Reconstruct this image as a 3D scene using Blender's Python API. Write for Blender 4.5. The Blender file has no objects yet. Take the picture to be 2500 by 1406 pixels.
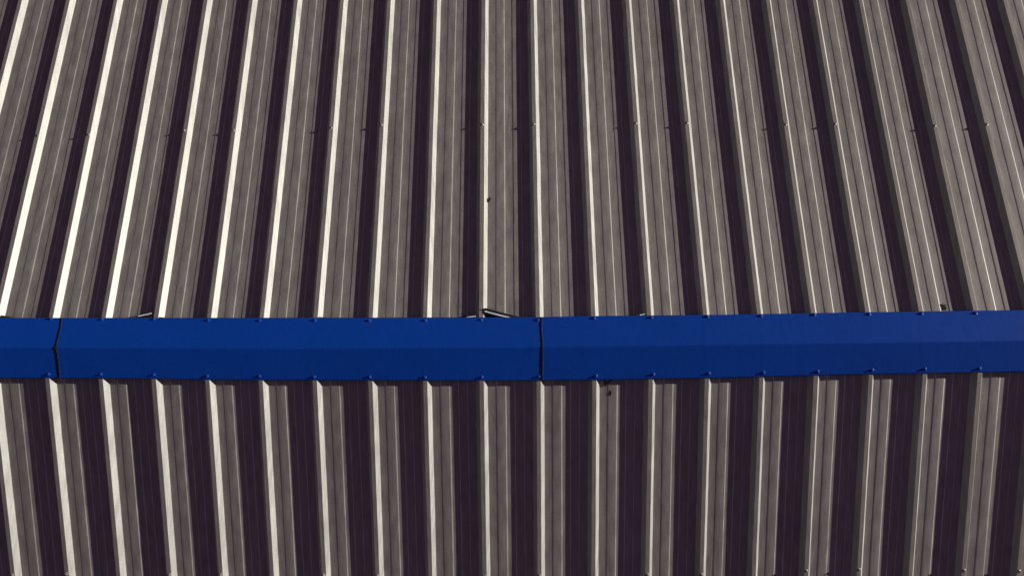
import bpy, bmesh, math, random
from mathutils import Vector, noise

R = math.radians
scene = bpy.context.scene
COL = scene.collection

# ------------------------------------------------------------------ camera
cam_data = bpy.data.cameras.new('camera')
cam_data.sensor_width = 36.0
cam_data.lens = 27.36
cam_data.clip_start = 0.05
cam_data.clip_end = 2000.0
cam = bpy.data.objects.new('camera', cam_data)
cam.location = (0.1992, -0.1088, 4.2875)
cam.rotation_euler = (R(5.684), R(0.380), R(-0.474))
COL.objects.link(cam)
scene.camera = cam

# ------------------------------------------------------------------ sky and sun
SUN_EL, SUN_AZ = R(15.0), R(11.4)          # azimuth from +X towards +Y
world = bpy.data.worlds.new('World')
scene.world = world
world.use_nodes = True
wn, wl = world.node_tree.nodes, world.node_tree.links
wn.clear()
sky = wn.new('ShaderNodeTexSky')
sky.sky_type = 'NISHITA'
sky.sun_disc = False
sky.sun_elevation = SUN_EL
sky.sun_rotation = R(90.0) - SUN_AZ
sky.air_density = 1.0
sky.dust_density = 0.0
sky.ozone_density = 1.0
bg = wn.new('ShaderNodeBackground')
bg.inputs['Strength'].default_value = 0.08
wo = wn.new('ShaderNodeOutputWorld')
sky_tint = wn.new('ShaderNodeVectorMath')      # tint on the sky's light, tuned to colour the shadows
sky_tint.operation = 'MULTIPLY'
sky_tint.inputs[1].default_value = (1.42, 0.62, 0.70)
wl.new(sky.outputs[0], sky_tint.inputs[0])
wtc = wn.new('ShaderNodeTexCoord')           # dimmer towards the horizon, an added falloff to deepen shade on the rib flanks
wsep = wn.new('ShaderNodeSeparateXYZ')
wl.new(wtc.outputs['Generated'], wsep.inputs[0])
wmr = wn.new('ShaderNodeMapRange'); wmr.interpolation_type = 'SMOOTHSTEP'
wmr.inputs['From Min'].default_value = 0.28
wmr.inputs['From Max'].default_value = 0.92
wmr.inputs['To Min'].default_value = 0.0
wmr.inputs['To Max'].default_value = 1.5
wl.new(wsep.outputs['Z'], wmr.inputs['Value'])
wsc = wn.new('ShaderNodeVectorMath'); wsc.operation = 'SCALE'
wl.new(sky_tint.outputs[0], wsc.inputs[0]); wl.new(wmr.outputs[0], wsc.inputs['Scale'])
wl.new(wsc.outputs[0], bg.inputs['Color'])
wl.new(bg.outputs[0], wo.inputs['Surface'])

sun_data = bpy.data.lights.new('sun', 'SUN')
sun_data.energy = 5.0
sun_data.angle = R(0.5)
sun_data.color = (1.0, 0.985, 0.925)
sun = bpy.data.objects.new('sun', sun_data)
to_sun = Vector((math.cos(SUN_EL) * math.cos(SUN_AZ), math.cos(SUN_EL) * math.sin(SUN_AZ), math.sin(SUN_EL)))
sun.rotation_euler = (-to_sun).to_track_quat('-Z', 'Y').to_euler()
sun.location = to_sun * 30
COL.objects.link(sun)

vs = scene.view_settings
scene.display_settings.display_device = 'sRGB'
vs.view_transform = 'Standard'
vs.look = 'None'
vs.exposure = 0.0
vs.gamma = 1.0

# ------------------------------------------------------------------ materials
def new_mat(name):
    m = bpy.data.materials.new(name)
    m.use_nodes = True
    nt = m.node_tree
    return m, nt.nodes, nt.links, nt.nodes['Principled BSDF']

def painted(name, base, rough, spec, var=0.10, streak=0.12, bump=0.05, coat=0.0, metal=0.0, dust_contrast=None):
    """Pre-painted sheet steel: fine mottling, dusty streaks down the slope, uneven gloss."""
    m, n, l, p = new_mat(name)
    tc = n.new('ShaderNodeTexCoord')
    fine = n.new('ShaderNodeTexNoise')
    fine.inputs['Scale'].default_value = 140.0
    fine.inputs['Detail'].default_value = 3.0
    l.new(tc.outputs['Object'], fine.inputs['Vector'])
    mp = n.new('ShaderNodeMapping')
    mp.inputs['Scale'].default_value = (38.0, 1.3, 38.0)
    l.new(tc.outputs['Object'], mp.inputs['Vector'])
    st = n.new('ShaderNodeTexNoise')
    st.inputs['Scale'].default_value = 1.0
    st.inputs['Detail'].default_value = 4.0
    l.new(mp.outputs[0], st.inputs['Vector'])
    big = n.new('ShaderNodeTexNoise')
    big.inputs['Scale'].default_value = 2.2
    big.inputs['Detail'].default_value = 5.0
    l.new(tc.outputs['Object'], big.inputs['Vector'])
    def remap(src, lo, hi):
        r = n.new('ShaderNodeMapRange')
        r.inputs['From Min'].default_value = 0.3
        r.inputs['From Max'].default_value = 0.7
        r.inputs['To Min'].default_value = lo
        r.inputs['To Max'].default_value = hi
        l.new(src, r.inputs['Value'])
        return r.outputs[0]
    def mul(a, b):
        k = n.new('ShaderNodeMath'); k.operation = 'MULTIPLY'
        l.new(a, k.inputs[0]); l.new(b, k.inputs[1])
        return k.outputs[0]
    f = mul(mul(remap(fine.outputs['Fac'], 1 - var, 1 + var), remap(st.outputs['Fac'], 1 - streak, 1 + streak * .6)),
            remap(big.outputs['Fac'], 0.94, 1.04))
    oi = n.new('ShaderNodeObjectInfo')       # every sheet weathers a little differently
    r2 = n.new('ShaderNodeMapRange')
    r2.inputs['To Min'].default_value = 0.95
    r2.inputs['To Max'].default_value = 1.05
    l.new(oi.outputs['Random'], r2.inputs['Value'])
    f = mul(f, r2.outputs[0])
    blot = n.new('ShaderNodeTexNoise')       # sparse run-off stains and scuffs
    blot.inputs['Scale'].default_value = 1.0
    blot.inputs['Detail'].default_value = 6.0
    blot.inputs['Roughness'].default_value = 0.7
    mp2 = n.new('ShaderNodeMapping')
    mp2.inputs['Scale'].default_value = (16.0, 3.0, 16.0) if streak > .1 else (5.0, 14.0, 5.0)
    l.new(tc.outputs['Object'], mp2.inputs['Vector'])
    l.new(mp2.outputs[0], blot.inputs['Vector'])
    r3 = n.new('ShaderNodeMapRange')
    r3.inputs['From Min'].default_value = 0.60
    r3.inputs['From Max'].default_value = 0.78
    r3.inputs['To Min'].default_value = 1.0
    r3.inputs['To Max'].default_value = 0.72
    l.new(blot.outputs['Fac'], r3.inputs['Value'])
    f = mul(f, r3.outputs[0])
    mix = n.new('ShaderNodeVectorMath'); mix.operation = 'SCALE'
    mix.inputs[0].default_value = base
    l.new(f, mix.inputs['Scale'])
    rg = remap(st.outputs['Fac'], rough - .05, rough + .06)
    if dust_contrast:                                 # dusty flats; part of their darkening paints in contrast with the sunlit flanks
        geo = n.new('ShaderNodeNewGeometry')
        sp = n.new('ShaderNodeSeparateXYZ')
        l.new(geo.outputs['True Normal'], sp.inputs[0])
        dm = n.new('ShaderNodeMapRange')
        dm.inputs['From Min'].default_value = 0.90
        dm.inputs['From Max'].default_value = 0.955
        l.new(sp.outputs['Z'], dm.inputs['Value'])
        dc = n.new('ShaderNodeMix'); dc.data_type = 'RGBA'; dc.blend_type = 'MULTIPLY'
        l.new(dm.outputs[0], dc.inputs['Factor'])
        l.new(mix.outputs[0], dc.inputs['A'])
        dc.inputs['B'].default_value = (*dust_contrast, 1)
        l.new(dc.outputs['Result'], p.inputs['Base Color'])
        ra = n.new('ShaderNodeMath'); ra.operation = 'MULTIPLY_ADD'
        l.new(dm.outputs[0], ra.inputs[0]); ra.inputs[1].default_value = .10; l.new(rg, ra.inputs[2])
        l.new(ra.outputs[0], p.inputs['Roughness'])
    else:
        l.new(mix.outputs[0], p.inputs['Base Color'])
        l.new(rg, p.inputs['Roughness'])
    p.inputs['Specular IOR Level'].default_value = spec
    p.inputs['Metallic'].default_value = metal
    p.inputs['Coat Weight'].default_value = coat
    p.inputs['Coat Roughness'].default_value = 0.3
    bp = n.new('ShaderNodeBump')
    bp.inputs['Strength'].default_value = bump
    bp.inputs['Distance'].default_value = 0.002
    l.new(fine.outputs['Fac'], bp.inputs['Height'])
    l.new(bp.outputs[0], p.inputs['Normal'])
    return m

def plain(name, base, rough, metal=0.0, var=0.25, scale=200.0):
    m, n, l, p = new_mat(name)
    tc = n.new('ShaderNodeTexCoord')
    t = n.new('ShaderNodeTexNoise')
    t.inputs['Scale'].default_value = scale
    t.inputs['Detail'].default_value = 4.0
    l.new(tc.outputs['Object'], t.inputs['Vector'])
    r = n.new('ShaderNodeMapRange')
    r.inputs['From Min'].default_value = .3
    r.inputs['From Max'].default_value = .7
    r.inputs['To Min'].default_value = 1 - var
    r.inputs['To Max'].default_value = 1 + var
    l.new(t.outputs['Fac'], r.inputs['Value'])
    s = n.new('ShaderNodeVectorMath'); s.operation = 'SCALE'
    s.inputs[0].default_value = base
    l.new(r.outputs[0], s.inputs['Scale'])
    l.new(s.outputs[0], p.inputs['Base Color'])
    p.inputs['Roughness'].default_value = rough
    p.inputs['Metallic'].default_value = metal
    return m

M_SHEET = painted('grey_sheet_paint', (0.460, 0.446, 0.402), 0.58, 0.4, var=0.13, streak=0.20, metal=0.42, dust_contrast=(0.665, 0.600, 0.600))
M_CAP = painted('blue_cap_paint', (0.0040, 0.054, 0.345), 0.55, 0.07, var=0.14, streak=0.05, bump=0.04)
M_BLUE = plain('blue_screw_paint', (0.006, 0.06, 0.36), 0.48, 0.0, 0.1)
M_ZINC = plain('weathered_zinc', (0.36, 0.33, 0.29), 0.38, 0.8)
M_WASHER = plain('washer_zinc', (0.50, 0.46, 0.40), 0.45, 0.4)
M_RUBBER = plain('black_rubber', (0.018, 0.016, 0.015), 0.7)
M_SEAL = plain('dirty_sealant', (0.005, 0.007, 0.008), 0.85, 0, 0.6, 90)
M_FOAM = plain('black_foam', (0.005, 0.0045, 0.004), 1.0)
M_WHITE = plain('torn_white_facing', (0.86, 0.85, 0.87), 0.6, 0, 0.25, 160)
M_LEAF = plain('dead_leaf', (0.018, 0.011, 0.006), 0.9)
M_TWIG_SHADOW = plain('bark_and_shadow', (0.007, 0.005, 0.004), 0.95)  # also colours the painted shadow strip on the rib
M_RUST = plain('rusty_flecks', (0.022, 0.007, 0.002), 1.0)
M_GROUND = plain('bare_ground', (0.10, 0.09, 0.07), 0.95, 0, 0.4, 0.6)

# ------------------------------------------------------------------ helpers
def link(name, bm, mats, parent=None, sharp=None):
    me = bpy.data.meshes.new(name)
    bmesh.ops.recalc_face_normals(bm, faces=bm.faces)
    bm.to_mesh(me); bm.free()
    for m in (mats if isinstance(mats, (list, tuple)) else [mats]):
        me.materials.append(m)
    if sharp:
        for p in me.polygons: p.use_smooth = True
        me.set_sharp_from_angle(angle=R(sharp))
    o = bpy.data.objects.new(name, me)
    COL.objects.link(o)
    o.parent = parent
    return o

def tag(o, label, cat, group=None, kind=None):
    if label: o['label'] = label
    if cat: o['category'] = cat
    if group: o['group'] = group
    if kind: o['kind'] = kind
    return o

TH = R(14.162)                              # roof pitch
CT, ST = math.cos(TH), math.sin(TH)
def P(x, y, h, side):
    """World point above plan position (x, y) at height h, normal to the slope, over the rib tops."""
    return Vector((x, y, -side * y * ST / CT + h / CT))
def along(x, t, h, side):
    return Vector((x, side * (t * CT + h * ST), -t * ST + h * CT))
def slope_quat(side):
    return Vector((0, side * ST, CT)).to_track_quat('Z', 'Y')

# ------------------------------------------------------------------ ground far below
bm = bmesh.new()
s = 600
bm.faces.new([bm.verts.new(v) for v in ((-s, -s, -7), (s, -s, -7), (s, s, -7), (-s, s, -7))])
tag(link('ground', bm, M_GROUND), None, None, kind='structure')

# ------------------------------------------------------------------ ribbed roof sheets
RIB = {-1: -3.048, 0: -2.733, 1: -2.420, 2: -2.123, 3: -1.828, 4: -1.531, 5: -1.236, 6: -0.935, 7: -0.627, 8: -0.323,
       9: -0.011, 10: 0.305, 11: 0.614, 12: 0.924, 13: 1.235, 14: 1.535, 15: 1.835, 16: 2.137, 17: 2.434, 18: 2.736,
       19: 3.052, 20: 3.364}
for k in (-2, -3): RIB[k] = RIB[k + 1] - .305
RIB[21] = RIB[20] + .305
RH, TW, RUN = 0.032, 0.0235, 0.0200         # rib height, width of its flat top, run of each flank
MH = 0.0021                                 # height of the two stiffeners in every pan

def chamfer(pts):
    """Each corner (x, h, radius) becomes a small two-segment bend."""
    out = []
    for k, (x, h, r) in enumerate(pts):
        if r <= 0 or k in (0, len(pts) - 1):
            out.append((x, h)); continue
        a, b, c = Vector(pts[k - 1][:2]), Vector((x, h)), Vector(pts[k + 1][:2])
        u, v = (a - b).normalized() * r, (c - b).normalized() * r
        p, q = b + u, b + v
        mid = (p + q + 2 * b) / 4
        out += [tuple(p), tuple(mid), tuple(q)]
    return out

def sheet_profile(i0):
    e = 0.0012
    pts = [(RIB[i0] + .002, -.0006, 0), (RIB[i0] + TW, -.0006, .0008), (RIB[i0] + TW + RUN, -RH, .0016)]
    for i in range(i0, i0 + 3):
        a, s_ = RIB[i], RIB[i + 1] - RIB[i]
        last = i == i0 + 2
        f = lambda q: a + s_ * q
        m = 0.001
        pts += [(f(.290), -RH, m), (f(.304), -RH + MH, m), (f(.452), -RH + MH, m), (f(.469), -RH, m),
                (f(.612), -RH, m), (f(.628), -RH + MH, m), (f(.772), -RH + MH, m), (f(.789), -RH, m)]
        g = e if last else 0.0
        b = RIB[i + 1]
        pts += [(b - RUN - g, -RH, .0016), (b - g * .4, g, .0008), (b + TW + g * .7, g, .0008)]
        if not last:
            pts += [(b + TW + RUN, -RH, .0016)]
        else:                               # the lap ends part-way down the far flank
            pts += [(b + TW + RUN * .70 + e * 1.3, -RH * .70 + e * .7, 0)]
    return chamfer(pts)

rows = [0.055 + .12 * k for k in range(27)] + [3.6, 4.2, 4.9, 5.6, 6.3, 7.0]
def make_sheet(i0, side, label, group):
    rnd = random.Random(i0 * 7 + side)
    seed = Vector((i0 * 3.1, side * 5.7, 1.3))
    prof = sheet_profile(i0)
    bm = bmesh.new()
    top, bot = [], []
    for t in rows:
        ra, rb = [], []
        for x, h in prof:
            w = noise.noise(Vector((x * 3.0, t * 1.3, 0)) + seed)
            w2 = noise.noise(Vector((x * 9.0, t * 2.1, 4)) + seed)
            hh = h + (w * .0007 if h < -.02 else w2 * .0002)
            xx = x + w2 * .0009
            ra.append(bm.verts.new(along(xx, t, hh, side)))
            rb.append(bm.verts.new(along(xx, t, hh - .0006, side)))
        top.append(ra); bot.append(rb)
    nr, nc = len(rows), len(prof)
    for r in range(nr - 1):
        for c in range(nc - 1):
            bm.faces.new((top[r][c], top[r][c + 1], top[r + 1][c + 1], top[r + 1][c]))
            bm.faces.new((bot[r][c], bot[r + 1][c], bot[r + 1][c + 1], bot[r][c + 1]))
        for c in (0, nc - 1):
            bm.faces.new((top[r][c], top[r + 1][c], bot[r + 1][c], bot[r][c]))
    for r in (0, nr - 1):
        for c in range(nc - 1):
            bm.faces.new((top[r][c], top[r][c + 1], bot[r][c + 1], bot[r][c]))
    return tag(link('roof_sheet', bm, M_SHEET, None, sharp=9), label, 'roof sheet', group)

GU, GL = 'ribbed roof sheets above the ridge cap', 'ribbed roof sheets below the ridge cap'
UP = {-3: 'leftmost grey ribbed roof sheet above the blue ridge cap, cut off by the left edge',
      0: 'second ribbed roof sheet from the left above the cap, behind the small white foam tip',
      3: 'third ribbed roof sheet from the left above the blue cap, plain grey without debris',
      6: 'fourth ribbed roof sheet from the left above the cap, just left of the dead leaf',
      9: 'fifth ribbed roof sheet from the left above the cap, carrying the dark dead leaf',
      12: 'sixth ribbed roof sheet from the left above the cap, right of the leaf sheet',
      15: 'seventh ribbed roof sheet from the left above the cap, with rust flecks by the cap',
      18: 'rightmost grey ribbed roof sheet above the blue ridge cap, in the upper right corner'}
LO = {-3: 'leftmost strip of grey ribbed roof sheet below the blue cap, at the left edge',
      0: 'second ribbed roof sheet from the left below the cap, under the left cap joint',
      3: 'third ribbed roof sheet from the left below the blue cap',
      6: 'fourth ribbed roof sheet from the left below the cap, left of the right cap joint',
      9: 'fifth ribbed roof sheet from the left below the cap, with the twig and dirt clump',
      12: 'sixth ribbed roof sheet from the left below the cap, right of the dirt clump',
      15: 'seventh ribbed roof sheet from the left below the cap, last but one at right',
      18: 'rightmost grey ribbed roof sheet below the blue ridge cap, in the lower right corner'}
sheets = {}
for i0 in range(-3, 19, 3):
    sheets[i0, 1] = make_sheet(i0, 1, UP[i0], GU)
    sheets[i0, -1] = make_sheet(i0, -1, LO[i0], GL)

# ------------------------------------------------------------------ screws (a part of the sheet or cap they hold)
def lathe(bm, prof, n=16, hexa=False):
    rings = []
    for r, z in prof:
        if r == 0: rings.append([bm.verts.new((0, 0, z))])
        else: rings.append([bm.verts.new((r * math.cos(2 * math.pi * k / n), r * math.sin(2 * math.pi * k / n), z)) for k in range(n)])
    for a, b in zip(rings, rings[1:]):
        for k in range(n):
            q = (k + 1) % n
            if len(b) == 1: bm.faces.new((a[k], a[q], b[0]))
            elif len(a) == 1: bm.faces.new((a[0], b[q], b[k]))
            else: bm.faces.new((a[k], a[q], b[q], b[k]))
    return bm

def head_mesh(k):
    bm = bmesh.new()
    lathe(bm, [(0.0078 * k, 0.0020), (0.0078 * k, 0.0034), (0.0062 * k, 0.0040)], 20)          # flange
    lathe(bm, [(0.0050 * k, 0.0036), (0.0050 * k, 0.0082), (0.0042 * k, 0.0090), (0.0, 0.0090)], 6)  # hexagon
    return bm
def washer_mesh(k):
    return lathe(bmesh.new(), [(0.0105 * k, 0.0), (0.0105 * k, 0.0010), (0.0092 * k, 0.0020), (0.0074 * k, 0.0026), (0, 0.0026)], 24)

def first_screw(name, head_mat, washer_mat, k):
    s_ = link(name, head_mesh(k), head_mat)
    w = link('washer', washer_mesh(k), washer_mat, s_)
    return s_, w
PROTO = {'zinc': first_screw('screw', M_ZINC, M_WASHER, .95), 'blue': first_screw('screw', M_BLUE, M_BLUE, .98)}
fresh = set(PROTO)
def screw(kind, parent, pos, side, rnd):
    s0, w0 = PROTO[kind]
    if kind in fresh:
        fresh.discard(kind); s_ = s0
    else:
        s_ = s0.copy(); COL.objects.link(s_)
        w = w0.copy(); COL.objects.link(w); w.parent = s_
    s_.parent = parent
    s_.location = pos
    q = Vector((rnd.uniform(-.05, .05), side * ST + rnd.uniform(-.05, .05), CT)).to_track_quat('Z', 'Y')
    e = q.to_euler()
    s_.rotation_mode = 'QUATERNION'
    s_.rotation_quaternion = q @ Vector((0, 0, 1)).rotation_difference(Vector((0, 0, 1)))
    return s_

rnd = random.Random(5)
FU = {0: (-2.7067, 1.3108), 1: (-2.4067, 1.3158), 3: (-1.8205, 1.3343), 4: (-1.5272, 1.3338), 6: (-.9295, 1.3438), 7: (-.6201, 1.3598),
      9: (-.0018, 1.3556), 10: (.313, 1.3549), 12: (.9345, 1.3534), 13: (1.2461, 1.3527), 15: (1.8439, 1.3348), 16: (2.1424, 1.337),
      18: (2.7365, 1.3164), 19: (3.042, 1.3213), -3: (-3.652, 1.312), -2: (-3.348, 1.313)}
FL = {0: (-2.7261, -1.2847), 1: (-2.4097, -1.2797), 3: (-1.814, -1.2888), 4: (-1.5203, -1.2908), 6: (-.9257, -1.2975), 7: (-.6163, -1.3045),
      9: (.0008, -1.3137), 10: (.3167, -1.311), 12: (.9353, -1.3079), 13: (1.246, -1.3102), 15: (1.8453, -1.2924), 16: (2.1474, -1.2873),
      18: (2.7478, -1.2964), 19: (3.063, -1.3033)}
for side, D in ((1, FU), (-1, FL)):
    for i, (x, y) in sorted(D.items()):
        own = (i - 1) // 3 * 3 if i % 3 == 0 else i // 3 * 3       # on a lap the screw goes through the overlapping sheet
        if (own, side) not in sheets: continue
        x = min(max(x, RIB[i] + .008), RIB[i] + TW - .007)
        screw('zinc', sheets[own, side], P(x, y, .0012, side), side, rnd)

# ------------------------------------------------------------------ blue ridge cap, three lengths
def lerp(tab, x):
    if x <= tab[0][0]: (a, b) = tab[0], tab[1]
    elif x >= tab[-1][0]: (a, b) = tab[-2], tab[-1]
    else:
        for a, b in zip(tab, tab[1:]):
            if a[0] <= x <= b[0]: break
    return a[1] + (b[1] - a[1]) * (x - a[0]) / (b[0] - a[0])
CAP_U = [(-3.7, .181), (-2.69, .1795), (-1.54, .1697), (-.626, .1628), (.287, .157), (.34, .1577), (.742, .1611), (1.342, .1614), (2.10, .1685), (3.01, .1734), (3.7, .176)]
CAP_L = [(-3.7, -.142), (-2.667, -.1504), (-1.985, -.1593), (-1.531, -.1683), (-.929, -.1771), (-.170, -.186), (.328, -.1896), (.34, -.1886), (.819, -.1869), (1.386, -.1814), (2.037, -.1705), (2.965, -.1629), (3.7, -.158)]
CAP_F = [(-3.7, .014), (-2.653, .0117), (-1.067, -.0062), (.284, -.0109), (1.63, -.0043), (2.974, .0045), (3.7, .008)]
def cap_point(x, v, lift=0.0):
    """v = -1 at the near edge, 0 on the fold, 1 at the far edge."""
    f = lerp(CAP_F, x)
    e = lerp(CAP_U, x) if v > 0 else lerp(CAP_L, x)
    z0, z1 = .0062, -abs(e) * ST / CT + .0036
    a = abs(v)
    w = noise.noise(Vector((x * 2.2, v * .8, 2.0))) * .0009 * (1 - a ** 4)
    return Vector((x, f + (e - f) * a, z0 + (z1 - z0) * a + w + lift))
def make_cap(xa, xb, lift, end_a, end_b, label):
    n = max(2, round((xb - xa) / .06))
    V = [-1, -.8, -.6, -.4, -.2, -.03, 0, .03, .2, .4, .6, .8, 1]
    bm = bmesh.new()
    top, bot = [], []
    for k in range(n + 1):
        x = xa + (xb - xa) * k / n
        ra, rb = [], []
        lf = lift
        pts = [cap_point(x + (end_a(v) if k == 0 else end_b(v) if k == n else 0), v, lf - (.0006 if v == 0 else 0)) for v in V]
        lo = pts[0] + Vector((0, -.0035, -.0065)); hi = pts[-1] + Vector((0, .0012, -.0065))   # hemmed edges
        pts = [lo] + pts + [hi]
        for p in pts:
            ra.append(bm.verts.new(p)); rb.append(bm.verts.new(p + Vector((0, -.0004 * (1 if p.y > 0 else -1), -.0009))))
        top.append(ra); bot.append(rb)
    nc = len(top[0])
    for r in range(n):
        for c in range(nc - 1):
            bm.faces.new((top[r][c], top[r + 1][c], top[r + 1][c + 1], top[r][c + 1]))
            bm.faces.new((bot[r][c], bot[r][c + 1], bot[r + 1][c + 1], bot[r + 1][c]))
        for c in (0, nc - 1):
            bm.faces.new((top[r][c], bot[r][c], bot[r + 1][c], top[r + 1][c]))
    for r in (0, n):
        for c in range(nc - 1):
            bm.faces.new((top[r][c], top[r][c + 1], bot[r][c + 1], bot[r][c]))
    return tag(link('ridge_cap', bm, M_CAP, None, sharp=6), label, 'ridge cap', 'blue ridge cap lengths')

SEAM_L = [(-1.0, -2.3335), (-.55, -2.3345), (-.25, -2.334), (0, -2.342), (.1, -2.3405), (.35, -2.340), (.7, -2.338), (1.0, -2.3435)]
SEAM_R = [(-1.0, .3395), (-.6, .3378), (-.3, .3397), (0, .340), (.3, .3388), (.6, .3355), (1.0, .3366)]
zero = lambda v: 0.0
capL = make_cap(-3.68, -2.31, 0.0, zero, zero, 'short end of blue ridge cap left of the kinked dark joint')
capM = make_cap(-2.338, .36, .0016, lambda v: lerp(SEAM_L, v) + 2.338, zero, 'longest length of blue ridge cap between the two dark joints')
capR = make_cap(.338, 3.68, .0034, lambda v: lerp(SEAM_R, v) - .338, zero, 'length of blue ridge cap right of the straight dark joint')

def bead(seam, parent, lift, width, seed, blob=None):
    """Irregular dirty sealant smeared along a cap joint."""
    rr = random.Random(seed)
    bm = bmesh.new()
    n = 46
    prev = None
    for k in range(n + 1):
        v = -1 + 2 * k / n
        xc = lerp(seam, v) + rr.uniform(-.0012, .0012)
        w = width * rr.uniform(.55, 1.4)
        if blob and abs(v - blob[0]) < .07: w *= blob[1]
        if rr.random() < .10: w *= .45
        h = rr.uniform(.0018, .0034)
        row = []
        for dx, dh in ((-.5, 0), (-.3, h * .8), (.05, h), (.3, h * .6), (.55, 0)):
            p = cap_point(xc + dx * w, v, lift + dh)
            row.append(bm.verts.new(p))
        if prev:
            for c in range(4): bm.faces.new((prev[c], prev[c + 1], row[c + 1], row[c]))
        prev = row
    return link('sealant_bead', bm, M_SEAL, parent)
bead(SEAM_L, capM, .0014, .0118, 3, (0.0, 1.9))
bead(SEAM_R, capR, .0030, .0095, 8)

CU = [(-3.04, .174), (-2.7195, .1735), (-2.4036, .1724), (-2.1153, .1659), (-1.8239, .1633), (-1.5205, .156), (-1.2337, .1523), (-.9255, .1517), (-.6218, .1467), (-.3102, .1451),
      (.0007, .1454), (.3166, .1422), (.6282, .1489), (.9453, .1498), (1.2564, .1524), (1.5536, .1537), (1.8488, .1573), (2.1524, .1583),
      (2.4422, .1585), (2.7406, .1582), (3.0531, .1593), (3.37, .160)]
CL = [(-3.03, -.133), (-2.7149, -.134), (-2.3951, -.1354), (-2.1045, -.1377), (-1.8111, -.142), (-1.5164, -.1525), (-1.2266, -.1553), (-.9247, -.1623), (-.616, -.164), (-.3113, -.1687),
      (.0027, -.1711), (.3185, -.1703), (.6332, -.1702), (.949, -.1631), (1.254, -.1613), (1.5551, -.1595), (1.8529, -.1555), (2.1521, -.151),
      (2.4402, -.1468), (2.7401, -.1475), (3.06, -.146), (3.37, -.145)]
for side, L in ((1, CU), (-1, CL)):
    for x, y in L:
        own, lf = (capL, 0) if x < -2.34 else (capM, .0008) if x < .338 else (capR, .0034)
        e = lerp(CAP_U, x) if side > 0 else lerp(CAP_L, x)
        f = lerp(CAP_F, x)
        a = abs((y - f) / (e - f))
        screw('blue', own, cap_point(x, side * a, lf), side, rnd)

# ------------------------------------------------------------------ scraps of profile filler pushed out from under the cap
def filler(pts, wb, ww, thick, label, seed, shadow_strip=None, slant=0.0, grow=False):
    """pts: (x, y, h) along the far top edge, h over the rib tops. Black foam with a torn white facing on its near top edge."""
    rr = random.Random(seed)
    n = 18
    def at(u):
        u *= len(pts) - 1; k = min(int(u), len(pts) - 2); q = u - k
        return [a + (b - a) * q for a, b in zip(pts[k], pts[k + 1])]
    root = None
    for part in ('foam', 'facing'):
        bm = bmesh.new(); prev = None
        for k in range(n + 1):
            x, y, h = at(k / n)
            sl = slant * (1 - k / n)
            if part == 'foam':
                j = rr.uniform(-.0012, .0012)
                sec = [(0, 0), (-wb - ww + j, 0), (-wb - ww - .024 + j, -thick * .75), (-wb - ww - .024 + j, -thick), (0, -thick)]
            else:
                w = ww * (.2 + .8 * k / n if grow else 1 - .75 * (k / n) ** 1.5) * rr.uniform(.75, 1.1)
                sec = [(-wb + rr.uniform(-.001, .001), .0009), (-wb - w, .0006 - .12 * w), (-wb - w, -.001 - .12 * w), (-wb, -.0002)]
            row = [bm.verts.new(P(x + (sl if dh < -.5 * thick and part == 'foam' else 0), y + dy, h + dh, 1)) for dy, dh in sec]
            if prev:
                for c in range(len(row)):
                    q = (c + 1) % len(row)
                    bm.faces.new((prev[c], prev[q], row[q], row[c]))
            else: bm.faces.new(row)
            prev = row
        bm.faces.new(prev[::-1])
        if part == 'facing' and ww == 0:
            bm.free(); continue
        if part == 'foam':
            root = tag(link('foam_filler', bm, M_FOAM), label, 'foam strip', 'foam fillers pushed out under the cap')
        else:
            link('white_facing', bm, M_WHITE, root)
    if shadow_strip:
        bm = bmesh.new()
        (xa, ya, ha), (xb, yb, hb) = shadow_strip  # dark strip over the rib, standing for the raised end's cast shadow
        q = [P(xa, ya, ha, 1), P(xb, yb, hb, 1), P(xb, yb - .005, hb, 1), P(xa, ya - .004, ha, 1)]
        t0 = [bm.verts.new(v + Vector((0, 0, .0018))) for v in q]; b0 = [bm.verts.new(v) for v in q]
        bm.faces.new(t0); bm.faces.new(b0[::-1])
        for c in range(4): bm.faces.new((t0[c], t0[(c + 1) % 4], b0[(c + 1) % 4], b0[c]))
        link('rib_shadow', bm, M_TWIG_SHADOW, root)
    return root

filler([(.0205, .2120, .006), (.075, .197, .002), (.14, .180, -.005), (.21, .163, -.012), (.275, .150, -.018)], .0150, .0150, .026,
       'largest black and white foam strip sticking out above the cap near the straight joint', 1,
       shadow_strip=((-.0125, .2055, .0006), (.020, .2035, .0006)), slant=.016)
filler([(-.1200, .166, -.024), (-.08, .172, -.006), (-.0290, .1790, -.0025)], .0085, .0150, .006,
       'black foam scrap with white corner left of the largest foam strip', 2, grow=True)
filler([(-1.9700, .183, -.024), (-1.920, .190, -.002), (-1.8450, .2055, .0005)], .0035, .0240, .008,
       'white tipped foam scrap rising beside a rib in the left part', 4, grow=True)
filler([(.8550, .165, -.024), (.8850, .170, -.004), (.9220, .1770, -.002)], .0022, .0110, .005,
       'tiny pale foam corner peeping out right of the straight joint', 6, grow=True)

for pts, lab in (([(-2.692, .196, -.001), (-2.665, .191, -.008), (-2.640, .184, -.020)], 'small black foam lump under the cap at the left edge of the roof'),
                 ([(-1.803, .1775, -.001), (-1.785, .1765, -.008), (-1.768, .174, -.020)], 'small black foam lump just right of the white tipped foam scrap'),
                 ([(-.911, .1705, -.001), (-.885, .169, -.010), (-.860, .167, -.022)], 'small black foam lump under the cap midway between both lifted foam scraps')):
    filler(pts, .010, .0, .004, lab, 11)

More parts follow.
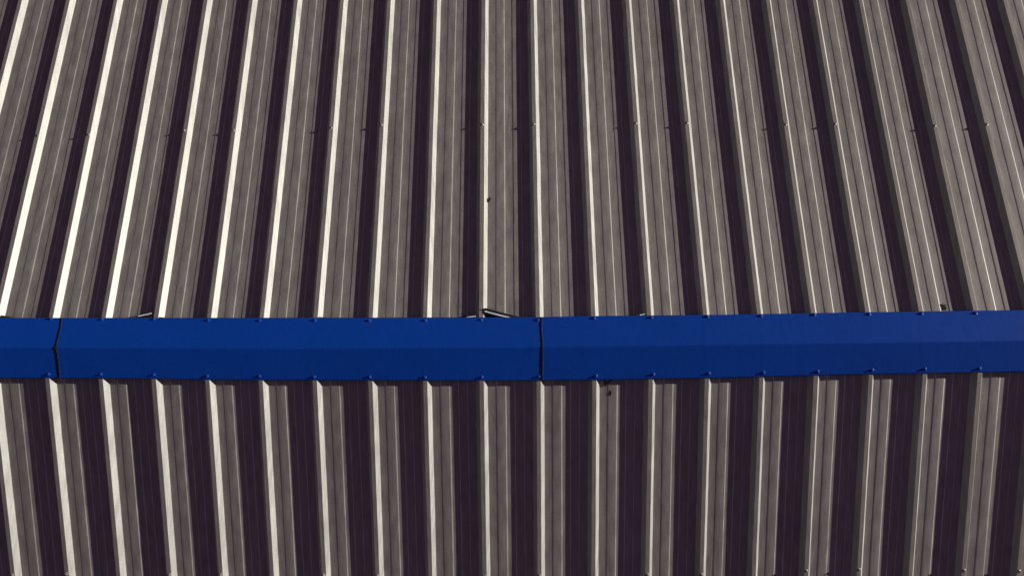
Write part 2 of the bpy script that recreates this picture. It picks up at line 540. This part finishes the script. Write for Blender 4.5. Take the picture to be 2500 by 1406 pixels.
# ------------------------------------------------------------------ wind-blown debris
def leaf_bm(bm, c, length, width, ang, side, curl=.35, rr=random):
    ca, sa = math.cos(ang), math.sin(ang)
    n = 6; rows_ = []
    for k in range(n + 1):
        u = k / n; w = width * math.sin(math.pi * min(1, .08 + u * .92)) ** .8 * rr.uniform(.75, 1.15) * .5
        row = []
        for s_ in (-1, 0, 1):
            lx, ly = (u - .5) * length, s_ * w
            hz = curl * abs(s_) * w + .25 * curl * length * (2 * u - 1) ** 2 + .001
            row.append(bm.verts.new(P(c[0] + lx * ca - ly * sa, c[1] + lx * sa + ly * ca, c[2] + hz, side)))
        rows_.append(row)
    for a, b in zip(rows_, rows_[1:]):
        for c2 in range(2): bm.faces.new((a[c2], a[c2 + 1], b[c2 + 1], b[c2]))

rr = random.Random(21)
bm = bmesh.new()
leaf_bm(bm, (.0385, .868, -.031), .036, .017, R(70), 1, .5, rr)
leaf_bm(bm, (.0440, .872, -.027), .020, .012, R(20), 1, .6, rr)
o = tag(link('dead_leaf', bm, M_LEAF), 'curled dark dead leaf lying at the foot of a rib', 'leaf')

bm = bmesh.new()
for k in range(26):
    a, d = rr.uniform(0, 6.28), rr.uniform(0, .012)
    leaf_bm(bm, (.7150 + d * math.cos(a) * .8, -.268 + d * math.sin(a) * 1.3, -.0316 + rr.uniform(0, .0015)), rr.uniform(.006, .016), rr.uniform(.004, .009), rr.uniform(0, 6.28), -1, .15, rr)
tag(link('dirt_clump', bm, M_RUST), 'small dark clump of dirt and leaf bits below the twig', 'dirt clump')

def tube(bm, pts, r0, r1, n=6):
    prev = None
    for k, p in enumerate(pts):
        d = (pts[min(k + 1, len(pts) - 1)] - pts[max(k - 1, 0)]).normalized()
        u = d.orthogonal().normalized(); v = d.cross(u)
        r = r0 + (r1 - r0) * k / (len(pts) - 1)
        ring = [bm.verts.new(p + (u * math.cos(6.2832 * q / n) + v * math.sin(6.2832 * q / n)) * r) for q in range(n)]
        if prev:
            for q in range(n): bm.faces.new((prev[q], prev[(q + 1) % n], ring[(q + 1) % n], ring[q]))
        else: bm.faces.new(ring[::-1])
        prev = ring
    bm.faces.new(prev)
bm = bmesh.new()
tube(bm, [P(.679, -.180, -.022, -1), P(.684, -.203, -.024, -1), P(.6935, -.2165, -.026, -1), P(.6905, -.2265, -.0285, -1)], .0028, .0044)
tube(bm, [P(.6935, -.2160, -.026, -1), P(.706, -.205, -.023, -1), P(.728, -.186, -.020, -1)], .0036, .0022)
tag(link('twig', bm, M_TWIG_SHADOW), 'forked dark twig poking out from under the lower edge of the cap', 'twig')

bm = bmesh.new()
for k in range(48):
    x, y = rr.gauss(2.594, .009), rr.gauss(.196, .014)
    if y < .176: continue
    leaf_bm(bm, (x, y, -RH + .0006), rr.uniform(.004, .014), rr.uniform(.003, .008), rr.uniform(0, 6.28), 1, .15, rr)
tag(link('rust_flecks', bm, M_RUST), 'patch of rusty brown flecks beside a rib at the upper edge of the cap', 'rust flecks')
